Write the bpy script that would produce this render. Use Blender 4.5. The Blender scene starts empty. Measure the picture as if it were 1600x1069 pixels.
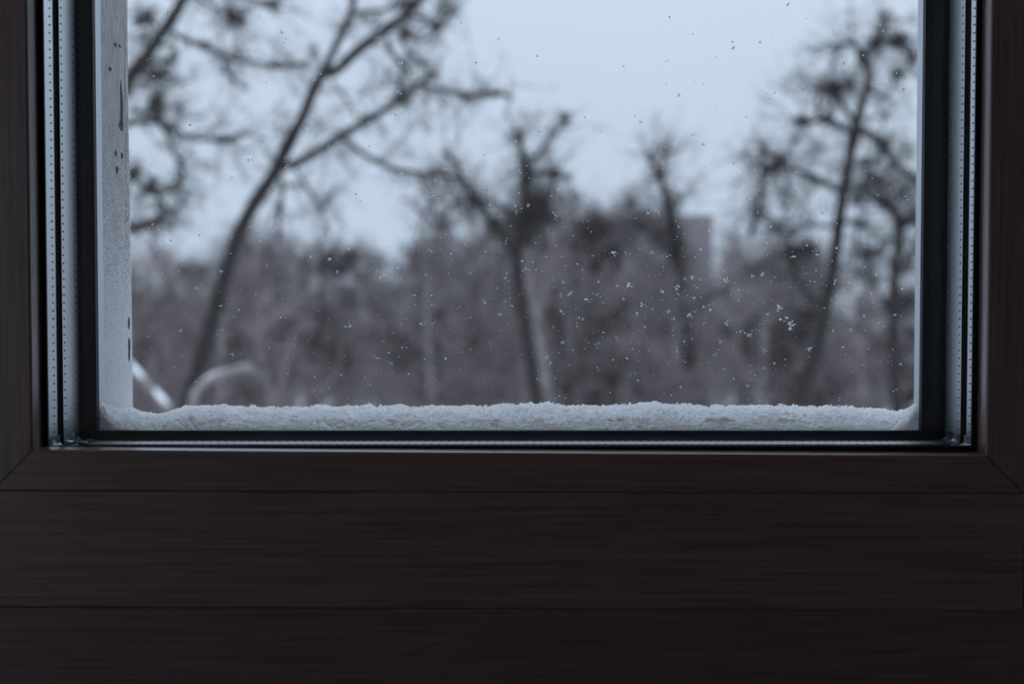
import bpy, bmesh, math
import numpy as np

# ------------------------------------------------------------------ camera, sky, exposure
scene = bpy.context.scene
C = scene.collection
F = 1556.0                       # focal length in pixels of the 1600 x 1069 frame
PITCH = math.radians(1.5)        # looking slightly down
CZ = 1.20                        # camera height above the room floor
cam_data = bpy.data.cameras.new('camera')
cam = bpy.data.objects.new('camera', cam_data)
C.objects.link(cam)
cam.location = (0, 0, CZ)
cam.rotation_euler = (math.radians(90) - PITCH, 0, 0)
cam_data.sensor_width = 36.0
cam_data.lens = F * 36.0 / 1600.0
cam_data.clip_start = 0.01
cam_data.clip_end = 2000
cam_data.dof.use_dof = True
cam_data.dof.focus_distance = 0.556
cam_data.dof.aperture_fstop = 35.0 / 7.0      # 7 mm wide aperture
cam_data.dof.aperture_blades = 0
scene.camera = cam

world = bpy.data.worlds.new('overcast_sky')
scene.world = world
world.use_nodes = True
wn = world.node_tree.nodes
wl = world.node_tree.links
wn.clear()
w_out = wn.new('ShaderNodeOutputWorld')
w_bg = wn.new('ShaderNodeBackground')
w_tc = wn.new('ShaderNodeTexCoord')
w_noise = wn.new('ShaderNodeTexNoise')
w_noise.inputs['Scale'].default_value = 1.6
w_noise.inputs['Detail'].default_value = 2.0
w_ramp = wn.new('ShaderNodeValToRGB')
w_ramp.color_ramp.elements[0].position = 0.3
w_ramp.color_ramp.elements[0].color = (0.545, 0.632, 0.775, 1)
w_ramp.color_ramp.elements[1].position = 0.7
w_ramp.color_ramp.elements[1].color = (0.585, 0.668, 0.79, 1)
wl.new(w_tc.outputs['Generated'], w_noise.inputs['Vector'])
wl.new(w_noise.outputs['Fac'], w_ramp.inputs['Fac'])
# an overcast sky grows smoothly brighter from the horizon to the zenith
w_sep = wn.new('ShaderNodeSeparateXYZ')
w_up = wn.new('ShaderNodeMath'); w_up.operation = 'MAXIMUM'; w_up.inputs[1].default_value = 0.0
w_pow = wn.new('ShaderNodeMath'); w_pow.operation = 'POWER'; w_pow.inputs[1].default_value = 2.5
w_lum = wn.new('ShaderNodeMath'); w_lum.operation = 'MULTIPLY_ADD'
w_lum.inputs[1].default_value = 2.0 * 1.20
w_lum.inputs[2].default_value = 1.20
wl.new(w_tc.outputs['Generated'], w_sep.inputs[0])
wl.new(w_sep.outputs['Z'], w_up.inputs[0])
wl.new(w_up.outputs[0], w_pow.inputs[0])
wl.new(w_pow.outputs[0], w_lum.inputs[0])
wl.new(w_lum.outputs[0], w_bg.inputs['Strength'])
wl.new(w_ramp.outputs['Color'], w_bg.inputs['Color'])
wl.new(w_bg.outputs['Background'], w_out.inputs['Surface'])

scene.view_settings.view_transform = 'Standard'
scene.view_settings.look = 'None'
scene.view_settings.exposure = 0.0
scene.view_settings.gamma = 1.0
scene.view_settings.use_curve_mapping = False
scene.cycles.use_denoising = True
scene.cycles.max_bounces = 14
scene.cycles.diffuse_bounces = 8
scene.cycles.transparent_max_bounces = 40
scene.cycles.transmission_bounces = 12
scene.cycles.caustics_reflective = False
scene.cycles.caustics_refractive = False


def P(px, py, Y):
    """A point at distance Y in front of the camera that the photograph shows at (px, py)."""
    x = (px - 800.0) / F
    y = (534.5 - py) / F
    d = np.array([x, math.cos(PITCH) + y * math.sin(PITCH), -math.sin(PITCH) + y * math.cos(PITCH)])
    d = d * (Y / d[1])
    return d + np.array([0, 0, CZ])


def ZH(py, Y):
    return float(P(800, py, Y)[2])


# ------------------------------------------------------------------ materials
def new_mat(name):
    m = bpy.data.materials.new(name)
    m.use_nodes = True
    nt = m.node_tree
    return m, nt, nt.nodes.get('Principled BSDF')


def set_in(b, **kw):
    for k, v in kw.items():
        b.inputs[k.replace('_', ' ')].default_value = v


def plain(name, col, rough=0.6, metal=0.0, spec=0.5, bump=0.0, bscale=200.0, var=0.0):
    m, nt, b = new_mat(name)
    b.inputs['Base Color'].default_value = (*col, 1)
    b.inputs['Roughness'].default_value = rough
    b.inputs['Metallic'].default_value = metal
    b.inputs['Specular IOR Level'].default_value = spec
    tc = nt.nodes.new('ShaderNodeTexCoord')
    if bump or var:
        n = nt.nodes.new('ShaderNodeTexNoise')
        n.inputs['Scale'].default_value = bscale
        n.inputs['Detail'].default_value = 4
        nt.links.new(tc.outputs['Object'], n.inputs['Vector'])
        if bump:
            bp = nt.nodes.new('ShaderNodeBump')
            bp.inputs['Strength'].default_value = bump
            bp.inputs['Distance'].default_value = 0.002
            nt.links.new(n.outputs['Fac'], bp.inputs['Height'])
            nt.links.new(bp.outputs['Normal'], b.inputs['Normal'])
        if var:
            r = nt.nodes.new('ShaderNodeValToRGB')
            r.color_ramp.elements[0].position = 0.3
            r.color_ramp.elements[1].position = 0.7
            r.color_ramp.elements[0].color = (*[c * (1 - var) for c in col], 1)
            r.color_ramp.elements[1].color = (*[min(1, c * (1 + var)) for c in col], 1)
            nt.links.new(n.outputs['Fac'], r.inputs['Fac'])
            nt.links.new(r.outputs['Color'], b.inputs['Base Color'])
    return m


def wood_mat(name, horizontal, dark=(0.150, 0.094, 0.088), light=(0.275, 0.178, 0.163)):
    m, nt, b = new_mat(name)
    tc = nt.nodes.new('ShaderNodeTexCoord')
    mp = nt.nodes.new('ShaderNodeMapping')
    mp.inputs['Scale'].default_value = (14, 420, 520) if horizontal else (520, 420, 14)
    n = nt.nodes.new('ShaderNodeTexNoise')
    n.inputs['Scale'].default_value = 1.0
    n.inputs['Detail'].default_value = 6
    n.inputs['Roughness'].default_value = 0.65
    n.inputs['Distortion'].default_value = 0.25
    r = nt.nodes.new('ShaderNodeValToRGB')
    r.color_ramp.elements[0].position = 0.34
    r.color_ramp.elements[0].color = (*dark, 1)
    r.color_ramp.elements[1].position = 0.68
    r.color_ramp.elements[1].color = (*light, 1)
    bp = nt.nodes.new('ShaderNodeBump')
    bp.inputs['Strength'].default_value = 0.25
    bp.inputs['Distance'].default_value = 0.0006
    nt.links.new(tc.outputs['Object'], mp.inputs['Vector'])
    nt.links.new(mp.outputs['Vector'], n.inputs['Vector'])
    nt.links.new(n.outputs['Fac'], r.inputs['Fac'])
    nt.links.new(r.outputs['Color'], b.inputs['Base Color'])
    nt.links.new(n.outputs['Fac'], bp.inputs['Height'])
    nt.links.new(bp.outputs['Normal'], b.inputs['Normal'])
    b.inputs['Roughness'].default_value = 0.38
    b.inputs['Specular IOR Level'].default_value = 0.5
    b.inputs['Coat Weight'].default_value = 0.9
    b.inputs['Coat Roughness'].default_value = 0.22
    b.inputs['Coat IOR'].default_value = 1.55
    return m


def glass_mat(name):
    m = bpy.data.materials.new(name)
    m.use_nodes = True
    nt = m.node_tree
    nt.nodes.clear()
    out = nt.nodes.new('ShaderNodeOutputMaterial')
    mix = nt.nodes.new('ShaderNodeMixShader')
    tr = nt.nodes.new('ShaderNodeBsdfTransparent')
    tr.inputs['Color'].default_value = (0.985, 0.992, 0.995, 1)
    gl = nt.nodes.new('ShaderNodeBsdfGlossy')
    gl.inputs['Roughness'].default_value = 0.0
    gl.inputs['Color'].default_value = (1, 1, 1, 1)
    geo = nt.nodes.new('ShaderNodeNewGeometry')
    dot = nt.nodes.new('ShaderNodeVectorMath'); dot.operation = 'DOT_PRODUCT'
    ab = nt.nodes.new('ShaderNodeMath'); ab.operation = 'ABSOLUTE'
    one = nt.nodes.new('ShaderNodeMath'); one.operation = 'SUBTRACT'; one.inputs[0].default_value = 1.0
    pw = nt.nodes.new('ShaderNodeMath'); pw.operation = 'POWER'; pw.inputs[1].default_value = 5.0
    ma = nt.nodes.new('ShaderNodeMath'); ma.operation = 'MULTIPLY_ADD'
    ma.inputs[1].default_value = 0.96; ma.inputs[2].default_value = 0.028
    L = nt.links.new
    L(geo.outputs['Incoming'], dot.inputs[0]); L(geo.outputs['Normal'], dot.inputs[1])
    L(dot.outputs['Value'], ab.inputs[0]); L(ab.outputs[0], one.inputs[1])
    L(one.outputs[0], pw.inputs[0]); L(pw.outputs[0], ma.inputs[0])
    L(ma.outputs[0], mix.inputs['Fac']); L(tr.outputs[0], mix.inputs[1]); L(gl.outputs[0], mix.inputs[2])
    L(mix.outputs[0], out.inputs['Surface'])
    return m


def snow_mat(name, sss=True):
    m, nt, b = new_mat(name)
    b.inputs['Base Color'].default_value = (0.975, 0.98, 0.985, 1)
    b.inputs['Roughness'].default_value = 0.55
    b.inputs['Specular IOR Level'].default_value = 0.3
    if sss:
        b.inputs['Subsurface Weight'].default_value = 1.0
        b.inputs['Subsurface Radius'].default_value = (1.0, 1.05, 1.15)
        b.inputs['Subsurface Scale'].default_value = 0.03
    else:
        tc = nt.nodes.new('ShaderNodeTexCoord')
        n = nt.nodes.new('ShaderNodeTexNoise')
        n.inputs['Scale'].default_value = 0.8
        n.inputs['Detail'].default_value = 6
        bp = nt.nodes.new('ShaderNodeBump')
        bp.inputs['Strength'].default_value = 0.4
        bp.inputs['Distance'].default_value = 0.1
        nt.links.new(tc.outputs['Object'], n.inputs['Vector'])
        nt.links.new(n.outputs['Fac'], bp.inputs['Height'])
        nt.links.new(bp.outputs['Normal'], b.inputs['Normal'])
    return m


def flake_mat(name, fac=0.8, col=(0.93, 0.95, 0.965)):
    m = bpy.data.materials.new(name)
    m.use_nodes = True
    nt = m.node_tree
    nt.nodes.clear()
    out = nt.nodes.new('ShaderNodeOutputMaterial')
    mix = nt.nodes.new('ShaderNodeMixShader'); mix.inputs['Fac'].default_value = fac
    a = nt.nodes.new('ShaderNodeBsdfDiffuse'); a.inputs['Color'].default_value = (*col, 1)
    t = nt.nodes.new('ShaderNodeBsdfTranslucent'); t.inputs['Color'].default_value = (*col, 1)
    nt.links.new(a.outputs[0], mix.inputs[1]); nt.links.new(t.outputs[0], mix.inputs[2])
    nt.links.new(mix.outputs[0], out.inputs['Surface'])
    return m


def paint_mat(name):
    """old white paint, brushed relief, small stains"""
    m, nt, b = new_mat(name)
    tc = nt.nodes.new('ShaderNodeTexCoord')
    n = nt.nodes.new('ShaderNodeTexNoise')
    n.inputs['Scale'].default_value = 60
    n.inputs['Detail'].default_value = 6
    mp = nt.nodes.new('ShaderNodeMapping')
    mp.inputs['Rotation'].default_value = (math.radians(35), 0, 0)
    mp.inputs['Scale'].default_value = (4, 6, 2)
    r = nt.nodes.new('ShaderNodeValToRGB')
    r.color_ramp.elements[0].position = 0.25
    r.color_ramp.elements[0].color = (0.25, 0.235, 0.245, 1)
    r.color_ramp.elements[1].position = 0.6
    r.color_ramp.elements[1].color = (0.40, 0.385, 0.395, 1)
    bp = nt.nodes.new('ShaderNodeBump')
    bp.inputs['Strength'].default_value = 0.55
    bp.inputs['Distance'].default_value = 0.0012
    nt.links.new(tc.outputs['Object'], mp.inputs['Vector'])
    nt.links.new(mp.outputs['Vector'], n.inputs['Vector'])
    nt.links.new(n.outputs['Fac'], r.inputs['Fac'])
    nt.links.new(r.outputs['Color'], b.inputs['Base Color'])
    nt.links.new(n.outputs['Fac'], bp.inputs['Height'])
    nt.links.new(bp.outputs['Normal'], b.inputs['Normal'])
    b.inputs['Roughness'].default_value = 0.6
    return m


M = {
    'wood_h': wood_mat('dark_wood_grain_across', True),
    'wood_v': wood_mat('dark_wood_grain_upright', False),
    'frame_h': wood_mat('darker_frame_wood_across', True, (0.120, 0.078, 0.080), (0.205, 0.138, 0.138)),
    'frame_v': wood_mat('darker_frame_wood_upright', False, (0.120, 0.078, 0.080), (0.205, 0.138, 0.138)),
    'glass': glass_mat('window_glass'),
    'rubber': plain('black_rubber', (0.008, 0.008, 0.009), 0.55, spec=0.3),
    'seal': plain('black_butyl', (0.010, 0.010, 0.012), 0.7, spec=0.2),
    'alu': plain('spacer_aluminium', (0.62, 0.66, 0.70), 0.34, metal=1.0, bump=0.05, bscale=900),
    'hole': plain('spacer_perforation', (0.13, 0.14, 0.16), 0.8),
    'foil': plain('crumpled_corner_foil', (0.42, 0.47, 0.52), 0.28, metal=1.0, bump=0.3, bscale=500),
    'outer_paint': plain('pale_grey_frame_paint', (0.66, 0.69, 0.75), 0.5, bump=0.1, bscale=800),
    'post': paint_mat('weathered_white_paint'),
    'chip': plain('bare_chipped_wood', (0.05, 0.045, 0.045), 0.9, var=0.4, bscale=900),
    'snow': flake_mat('packed_snow', 0.28, (0.985, 0.985, 0.985)),
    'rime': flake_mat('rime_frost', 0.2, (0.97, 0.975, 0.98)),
    'grain': flake_mat('snow_grain', 0.7, (0.99, 0.99, 0.99)),
    'ground_snow': snow_mat('field_snow', False),
    'flake': flake_mat('snow_flake'),
    'plaster': plain('room_plaster', (0.66, 0.60, 0.55), 0.9, bump=0.1, bscale=90),
    'back_plaster': plain('brown_room_plaster', (0.16, 0.135, 0.12), 0.9, bump=0.1, bscale=90),
    'facade': plain('facade_render', (0.55, 0.54, 0.53), 0.9, bump=0.3, bscale=120),
    'floorboards': plain('floor_oak', (0.20, 0.13, 0.085), 0.5, var=0.3, bscale=6),
    'white_frame': plain('white_frame', (0.7, 0.7, 0.7), 0.5),
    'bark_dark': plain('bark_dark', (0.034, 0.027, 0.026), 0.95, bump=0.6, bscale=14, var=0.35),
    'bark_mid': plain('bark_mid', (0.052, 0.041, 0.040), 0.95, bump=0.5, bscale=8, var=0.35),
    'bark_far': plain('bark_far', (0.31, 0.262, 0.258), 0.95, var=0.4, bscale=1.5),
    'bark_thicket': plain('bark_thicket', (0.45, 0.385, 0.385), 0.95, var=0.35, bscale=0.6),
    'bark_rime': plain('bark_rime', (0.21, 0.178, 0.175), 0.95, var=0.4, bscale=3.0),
    'concrete': plain('tower_concrete', (0.20, 0.175, 0.175), 0.9, var=0.1, bscale=0.2),
    'tower_glass': plain('tower_window', (0.10, 0.11, 0.13), 0.2),
    'timber': plain('grey_timber_wall', (0.30, 0.255, 0.25), 0.9, var=0.15, bscale=1.2),
    'timber_roof': plain('roof_felt', (0.22, 0.19, 0.19), 0.9),
}


# ------------------------------------------------------------------ helpers
def link(o, parent=None):
    C.objects.link(o)
    if parent is not None:
        o.parent = parent
    return o


def tag(o, label=None, cat=None, group=None, kind=None):
    if label: o['label'] = label
    if cat: o['category'] = cat
    if group: o['group'] = group
    if kind: o['kind'] = kind
    return o


def empty(name, loc=(0, 0, 0)):
    o = bpy.data.objects.new(name, None)
    o.empty_display_size = 0.05
    o.location = loc
    return link(o)


def world_child(o, parent):
    """parent o while keeping its vertices where they are in the world"""
    o.parent = parent
    o.location = tuple(-c for c in parent.location)
    return o


def mesh_obj(name, verts, faces, mat, parent=None, smooth=False):
    me = bpy.data.meshes.new(name)
    me.from_pydata([tuple(map(float, v)) for v in verts], [], [tuple(f) for f in faces])
    me.materials.append(mat)
    me.update()
    if smooth:
        me.polygons.foreach_set('use_smooth', [True] * len(me.polygons))
    o = bpy.data.objects.new(name, me)
    link(o)
    if parent is not None:
        world_child(o, parent)
    return o


def quads_obj(name, V, Q, mat, parent=None, smooth=True, width=4):
    """fast mesh from numpy arrays"""
    me = bpy.data.meshes.new(name)
    V = np.ascontiguousarray(V, dtype=np.float32).reshape(-1, 3)
    Q = np.ascontiguousarray(Q, dtype=np.int32).reshape(-1, width)
    me.vertices.add(len(V)); me.vertices.foreach_set('co', V.ravel())
    me.loops.add(Q.size); me.loops.foreach_set('vertex_index', Q.ravel())
    me.polygons.add(len(Q))
    me.polygons.foreach_set('loop_start', np.arange(0, Q.size, width, dtype=np.int32))
    me.polygons.foreach_set('loop_total', np.full(len(Q), width, dtype=np.int32))
    me.polygons.foreach_set('use_smooth', np.full(len(Q), smooth))
    me.materials.append(mat)
    me.update(calc_edges=True)
    o = bpy.data.objects.new(name, me)
    link(o)
    if parent is not None:
        world_child(o, parent)
    return o


def bm_obj(name, bm, mat, parent=None, smooth=False):
    bmesh.ops.recalc_face_normals(bm, faces=bm.faces)
    me = bpy.data.meshes.new(name)
    bm.to_mesh(me); bm.free()
    me.materials.append(mat)
    if smooth:
        me.polygons.foreach_set('use_smooth', [True] * len(me.polygons))
    o = bpy.data.objects.new(name, me)
    link(o)
    if parent is not None:
        world_child(o, parent)
    return o


def add_box(bm, x0, x1, y0, y1, z0, z1):
    v = [bm.verts.new(p) for p in ((x0, y0, z0), (x1, y0, z0), (x1, y1, z0), (x0, y1, z0),
                                   (x0, y0, z1), (x1, y0, z1), (x1, y1, z1), (x0, y1, z1))]
    for f in ((0, 3, 2, 1), (4, 5, 6, 7), (0, 1, 5, 4), (1, 2, 6, 5), (2, 3, 7, 6), (3, 0, 4, 7)):
        bm.faces.new([v[i] for i in f])


def box(name, x0, x1, y0, y1, z0, z1, mat, parent=None, bevel=0.0, seg=2):
    bm = bmesh.new()
    add_box(bm, x0, x1, y0, y1, z0, z1)
    if bevel:
        bmesh.ops.bevel(bm, geom=bm.edges[:], offset=bevel, segments=seg, affect='EDGES', profile=0.5)
    return bm_obj(name, bm, mat, parent)


def prism(name, profile_a, profile_b, mat, parent=None):
    """a bar between two end profiles (lists of 3-D points, same order)"""
    n = len(profile_a)
    verts = list(profile_a) + list(profile_b)
    faces = [tuple(range(n))[::-1], tuple(range(n, 2 * n))]
    for i in range(n):
        j = (i + 1) % n
        faces.append((i, j, n + j, n + i))
    bm = bmesh.new()
    vs = [bm.verts.new(tuple(map(float, v))) for v in verts]
    for f in faces:
        bm.faces.new([vs[i] for i in f])
    return bm_obj(name, bm, mat, parent)


# ------------------------------------------------------------------ the room
GROUND = CZ - 5.5
YW = 0.497            # front of the sash wood
HX, ZT = 0.372, CZ + 0.92        # wall opening half width, top
ZB = CZ - 0.262                  # wall opening bottom


def wall_with_hole(name, x0, x1, z0, z1, hx0, hx1, hz0, hz1, y0, y1, mat):
    bm = bmesh.new()
    add_box(bm, x0, hx0, y0, y1, z0, z1)
    add_box(bm, hx1, x1, y0, y1, z0, z1)
    add_box(bm, hx0, hx1, y0, y1, z0, hz0)
    add_box(bm, hx0, hx1, y0, y1, hz1, z1)
    o = bm_obj(name, bm, mat)
    return tag(o, kind='structure')


RX, RY0, RH = 2.1, -3.0, 2.55
w = wall_with_hole('wall_front', -RX - 0.2, RX + 0.2, GROUND, RH + 0.3, -HX, HX, ZB, ZT, 0.506, 0.625, M['facade'])
tag(w, 'thick rendered wall that holds the dark wooden window', 'wall')
o = box('wall_back', -RX - 0.2, RX + 0.2, RY0 - 0.2, RY0, 0, RH, M['back_plaster'])
tag(o, 'dark brown plaster wall of the room facing the window', 'wall', kind='structure')
o = box('wall_right', RX, RX + 0.2, RY0, 0.506, 0, RH, M['plaster'])
tag(o, 'plain unbroken plaster side wall of the room', 'wall', kind='structure')
WY0, WY1, WZ0, WZ1 = -2.7, -0.5, 0.35, 2.3        # added opening in the unseen left wall, lets in fill daylight
bm = bmesh.new()
add_box(bm, -RX - 0.2, -RX, RY0, WY0, 0, RH)
add_box(bm, -RX - 0.2, -RX, WY1, 0.506, 0, RH)
add_box(bm, -RX - 0.2, -RX, WY0, WY1, 0, WZ0)
add_box(bm, -RX - 0.2, -RX, WY0, WY1, WZ1, RH)
o = bm_obj('wall_left', bm, M['plaster'])
tag(o, 'plaster side wall of the room with a white framed window in it', 'wall', kind='structure')
o = box('floor', -RX - 0.2, RX + 0.2, RY0 - 0.2, 0.506, -0.2, 0, M['floorboards'])
tag(o, 'brown wooden floor of the room', 'floor', kind='structure')
o = box('ceiling', -RX - 0.2, RX + 0.2, RY0 - 0.2, 0.506, RH, RH + 0.2, M['plaster'])
tag(o, 'plain plaster ceiling of the room', 'ceiling', kind='structure')

w2 = empty('window_2', (-RX - 0.1, (WY0 + WY1) / 2, WZ0))  # unseen window, added so its daylight brightens the sash wood
tag(w2, 'white framed window with two panes in the side wall of the room', 'window', kind='structure')
XA, XB, YM = -RX - 0.14, -RX - 0.06, (WY0 + WY1) / 2
for (a, b, c, d) in ((WY0, WY0 + 0.06, WZ0, WZ1), (WY1 - 0.06, WY1, WZ0, WZ1), (YM - 0.03, YM + 0.03, WZ0 + 0.06, WZ1 - 0.06)):
    box('frame_stile', XA, XB, a, b, c, d, M['white_frame'], w2, 0.004)
for (c, d) in ((WZ0, WZ0 + 0.06), (WZ1 - 0.06, WZ1)):
    box('frame_rail', XA, XB, WY0 + 0.06, WY1 - 0.06, c, d, M['white_frame'], w2, 0.004)
for (a, b) in ((WY0 + 0.06, YM - 0.03), (YM + 0.03, WY1 - 0.06)):
    box('glass_pane', -RX - 0.104, -RX - 0.098, a, b, WZ0 + 0.06, WZ1 - 0.06, M['glass'], w2)

# ------------------------------------------------------------------ the window
win = empty('window_1', (0, 0.52, ZB))
tag(win, 'dark stained wooden window with sealed glazing looking out on snowy trees', 'window', kind='structure')

# glazing planes (distance from the camera)
Y_IN0, Y_IN1 = 0.5055, 0.5095
Y_MID0, Y_MID1 = 0.5210, 0.5250
Y_OUT0, Y_OUT1 = 0.5460, 0.5500
SX = 0.2378                         # half distance between the spacer bars
SZ = ZH(688.5, Y_OUT0)              # top of the bottom spacer
GT = CZ + 0.735                     # top of the glass
STZ = GT - 0.012                    # underside of the top spacer
for (a, b) in ((Y_IN0, Y_IN1), (Y_MID0, Y_MID1), (Y_OUT0, Y_OUT1)):
    box('glass_pane', -0.2500, 0.2500, a, b, SZ - 0.011, GT, M['glass'], win)

# black sealant round the panes
SEAL = (('edge_seal', -0.2570, -0.2502, SZ - 0.018, GT + 0.006), ('edge_seal', 0.2502, 0.2570, SZ - 0.018, GT + 0.006))
for nm, a, b, c, d in SEAL:
    box(nm, a, b, Y_IN0, Y_OUT1, c, d, M['seal'], win)
box('edge_seal', -0.2502, 0.2502, Y_IN0, Y_OUT1, SZ - 0.018, SZ - 0.0112, M['seal'], win)
box('edge_seal', -0.2502, 0.2502, Y_IN0, Y_OUT1, GT + 0.0002, GT + 0.006, M['seal'], win)


def dome_strip(name, centres, normal, r, mat, parent):
    """rows of little raised perforation dimples along a spacer bar"""
    nrm = np.array(normal, float)
    a = np.array([0, 1.0, 0]); b = np.cross(nrm, a)
    k = 8
    ang = np.arange(k) * 2 * math.pi / k
    ring = np.cos(ang)[:, None] * a + np.sin(ang)[:, None] * b
    loc = np.concatenate([ring * r - nrm * r * 0.1, ring * r * 0.72 + nrm * r * 0.62, (nrm * r * 0.95)[None]])
    V = (np.array(centres)[:, None, :] + loc[None]).reshape(-1, 3)
    tri = []
    for i in range(k):
        j = (i + 1) % k
        tri += [(i, j, k + j), (i, k + j, k + i), (k + i, k + j, 2 * k)]
    tri = np.array(tri)
    T = (tri[None] + (np.arange(len(centres)) * (2 * k + 1))[:, None, None]).reshape(-1, 3)
    o = quads_obj(name, V, T, mat, parent, True, 3)
    o['kind'] = 'stuff'
    return o


def sub(o, parent, top):
    """child of a part that already carries the offset"""
    o.parent = parent
    o.location = (0, 0, 0)


PIT = 0.0042
for (ya, yb) in ((Y_IN1 + 0.0003, Y_MID0 - 0.0006), (Y_MID1 + 0.0006, Y_OUT0 - 0.0003)):
    wdt = yb - ya
    for s in (-1, 1):
        xi, xo = s * SX, s * (SX + 0.0065)
        sp = box('spacer_bar', min(xi, xo), max(xi, xo), ya, yb, SZ - 0.0065, STZ, M['alu'], win, 0.0004, 1)
        zs = np.arange(SZ + 0.004, STZ, PIT)
        c = [(xi, ya + wdt * q, z) for q in (0.16, 0.84) for z in zs]
        if wdt < 0.013:
            c = [(xi, ya + wdt * 0.6, z) for z in zs]
        d = dome_strip('perforation', c, (-s, 0, 0), 0.00056, M['hole'], None)
        sub(d, sp, win)
    for zi, zo, nz in ((SZ, SZ - 0.0065, 1), (STZ, STZ + 0.0065, -1)):
        sp = box('spacer_bar', -SX + 0.0002, SX - 0.0002, ya, yb, min(zi, zo), max(zi, zo), M['alu'], win, 0.0004, 1)
        xs = np.arange(-SX + 0.006, SX - 0.004, PIT)
        c = [(x, ya + wdt * q, zi) for q in (0.16, 0.84) for x in xs]
        d = dome_strip('perforation', c, (0, 0, nz), 0.00056, M['hole'], None)
        sub(d, sp, win)

# black butyl lines either side of the middle pane
for (ya, yb) in ((Y_MID0 - 0.0005, Y_MID0 - 0.0001), (Y_MID1 + 0.0001, Y_MID1 + 0.0005)):
    for s in (-1, 1):
        box('butyl_line', min(s * (SX - 0.0006), s * (SX + 0.006)), max(s * (SX - 0.0006), s * (SX + 0.006)),
            ya, yb, SZ - 0.006, STZ + 0.006, M['seal'], win)
    box('butyl_line', -SX, SX, ya, yb, SZ - 0.006, SZ + 0.0006, M['seal'], win)

# crumpled foil corner pieces
rng = np.random.default_rng(5)
for s in (-1, 1):
    for (ya, yb) in ((Y_IN1 + 0.0008, Y_MID0 - 0.001), (Y_MID1 + 0.001, Y_OUT0 - 0.003)):
        bm = bmesh.new()
        nu, nv = 6, 6
        g = {}
        for i in range(nu):
            for j in range(nv):
                u, v = i / (nu - 1), j / (nv - 1)
                # an L shaped sheet folded from the side bar on to the bottom bar
                t = u * 2 - 1
                zz = SZ + 0.0007 + max(0, -t) * 0.0050
                xx = s * (SX - 0.0007 - max(0, t) * (0.0075 if s > 0 else 0.0095))
                jit = rng.normal(0, 0.00055, 3)
                g[i, j] = bm.verts.new((xx - s * abs(jit[0]), ya + (yb - ya) * v, zz + abs(jit[2])))
        for i in range(nu - 1):
            for j in range(nv - 1):
                bm.faces.new((g[i, j], g[i + 1, j], g[i + 1, j + 1], g[i, j + 1]))
        ext = bmesh.ops.solidify(bm, geom=bm.faces[:], thickness=0.0003)
        bm_obj('corner_foil', bm, M['foil'], win)

# inner rubber gasket between bead and glass
gxl, gxr = float(P(73, 350, Y_IN0)[0]), float(P(1520, 350, Y_IN0)[0])
gz = ZH(695.8, Y_IN0)
gzt = GT - 0.004
YG = 0.5040
box('inner_gasket', gxl - 0.012, gxl, YG, Y_IN0 - 0.0001, gz - 0.012, gzt + 0.01, M['rubber'], win, 0.0004)
box('inner_gasket', gxr, gxr + 0.012, YG, Y_IN0 - 0.0001, gz - 0.012, gzt + 0.01, M['rubber'], win, 0.0004)
box('inner_gasket', gxl, gxr, YG, Y_IN0 - 0.0001, gz - 0.012, gz, M['rubber'], win, 0.0004)
box('inner_gasket', gxl, gxr, YG, Y_IN0 - 0.0001, gzt, gzt + 0.01, M['rubber'], win, 0.0004)

# glazing beads: mitred bars with a sloped, rounded inner edge
bxl, bxr = float(P(62, 350, YG)[0]), float(P(1531, 350, YG)[0])            # at the gasket
fxl, fxr = float(P(46.5, 350, YW)[0]), float(P(1545, 350, YW)[0])          # at the front
bzl, bzr = ZH(697.5, YG), ZH(706.0, YG)
fzl, fzr = ZH(702.8, YW), ZH(711.8, YW)
bzt, fzt = gzt - 0.0025, gzt - 0.0018
BEAD = 0.0195
ZSEAM_L, ZSEAM_R = ZH(766.5, YW), ZH(771.0, YW)
YB = 0.5035


def bead_profile(inner_back, inner_front, outer, fixed, vertical):
    """cross-section points (position across, Y): back inner, rounded front inner edge, front outer, back outer"""
    d = 1 if outer > inner_front else -1
    pts = [(inner_back, YG)]
    for k in range(6):
        a = k / 5 * math.pi / 2
        r = 0.0013
        pts.append((inner_front + d * (r - r * math.cos(a)), YW + r - r * math.sin(a)))
    pts += [(outer - d * 0.0004, YW), (outer, YW + 0.0005), (outer, YB + 0.002)]
    return pts


def bead_h(zb0, zf0, zo0, zb1, zf1, zo1, xa, xb, name='glazing_bead'):
    pa = bead_profile(zb0, zf0, zo0, xa, False)
    pb = bead_profile(zb1, zf1, zo1, xb, False)
    # mitre: the end slides outwards with the distance from the glass
    A = [(xa - abs(z - zf0), y, z) for (z, y) in pa]
    B = [(xb + abs(z - zf1), y, z) for (z, y) in pb]
    return prism(name, A, B, M['wood_h'], win)


def bead_v(xb_, xf, xo, za, zb, name='glazing_bead'):
    p = bead_profile(xb_, xf, xo, 0, True)
    A = [(x, y, za - abs(x - xf)) for (x, y) in p]
    B = [(x, y, zb + abs(x - xf)) for (x, y) in p]
    return prism(name, A, B, M['wood_v'], win)


bead_h(bzl, fzl, ZSEAM_L, bzr, fzr, ZSEAM_R, fxl + 0.0004, fxr - 0.0004)
bead_h(bzt, fzt, fzt + BEAD, bzt, fzt, fzt + BEAD, fxl + 0.0004, fxr - 0.0004)
bead_v(bxl, fxl, fxl - BEAD, fzl + 0.0003, fzt - 0.0003)
bead_v(bxr, fxr, fxr + BEAD, fzr + 0.0003, fzt - 0.0003)

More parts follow.
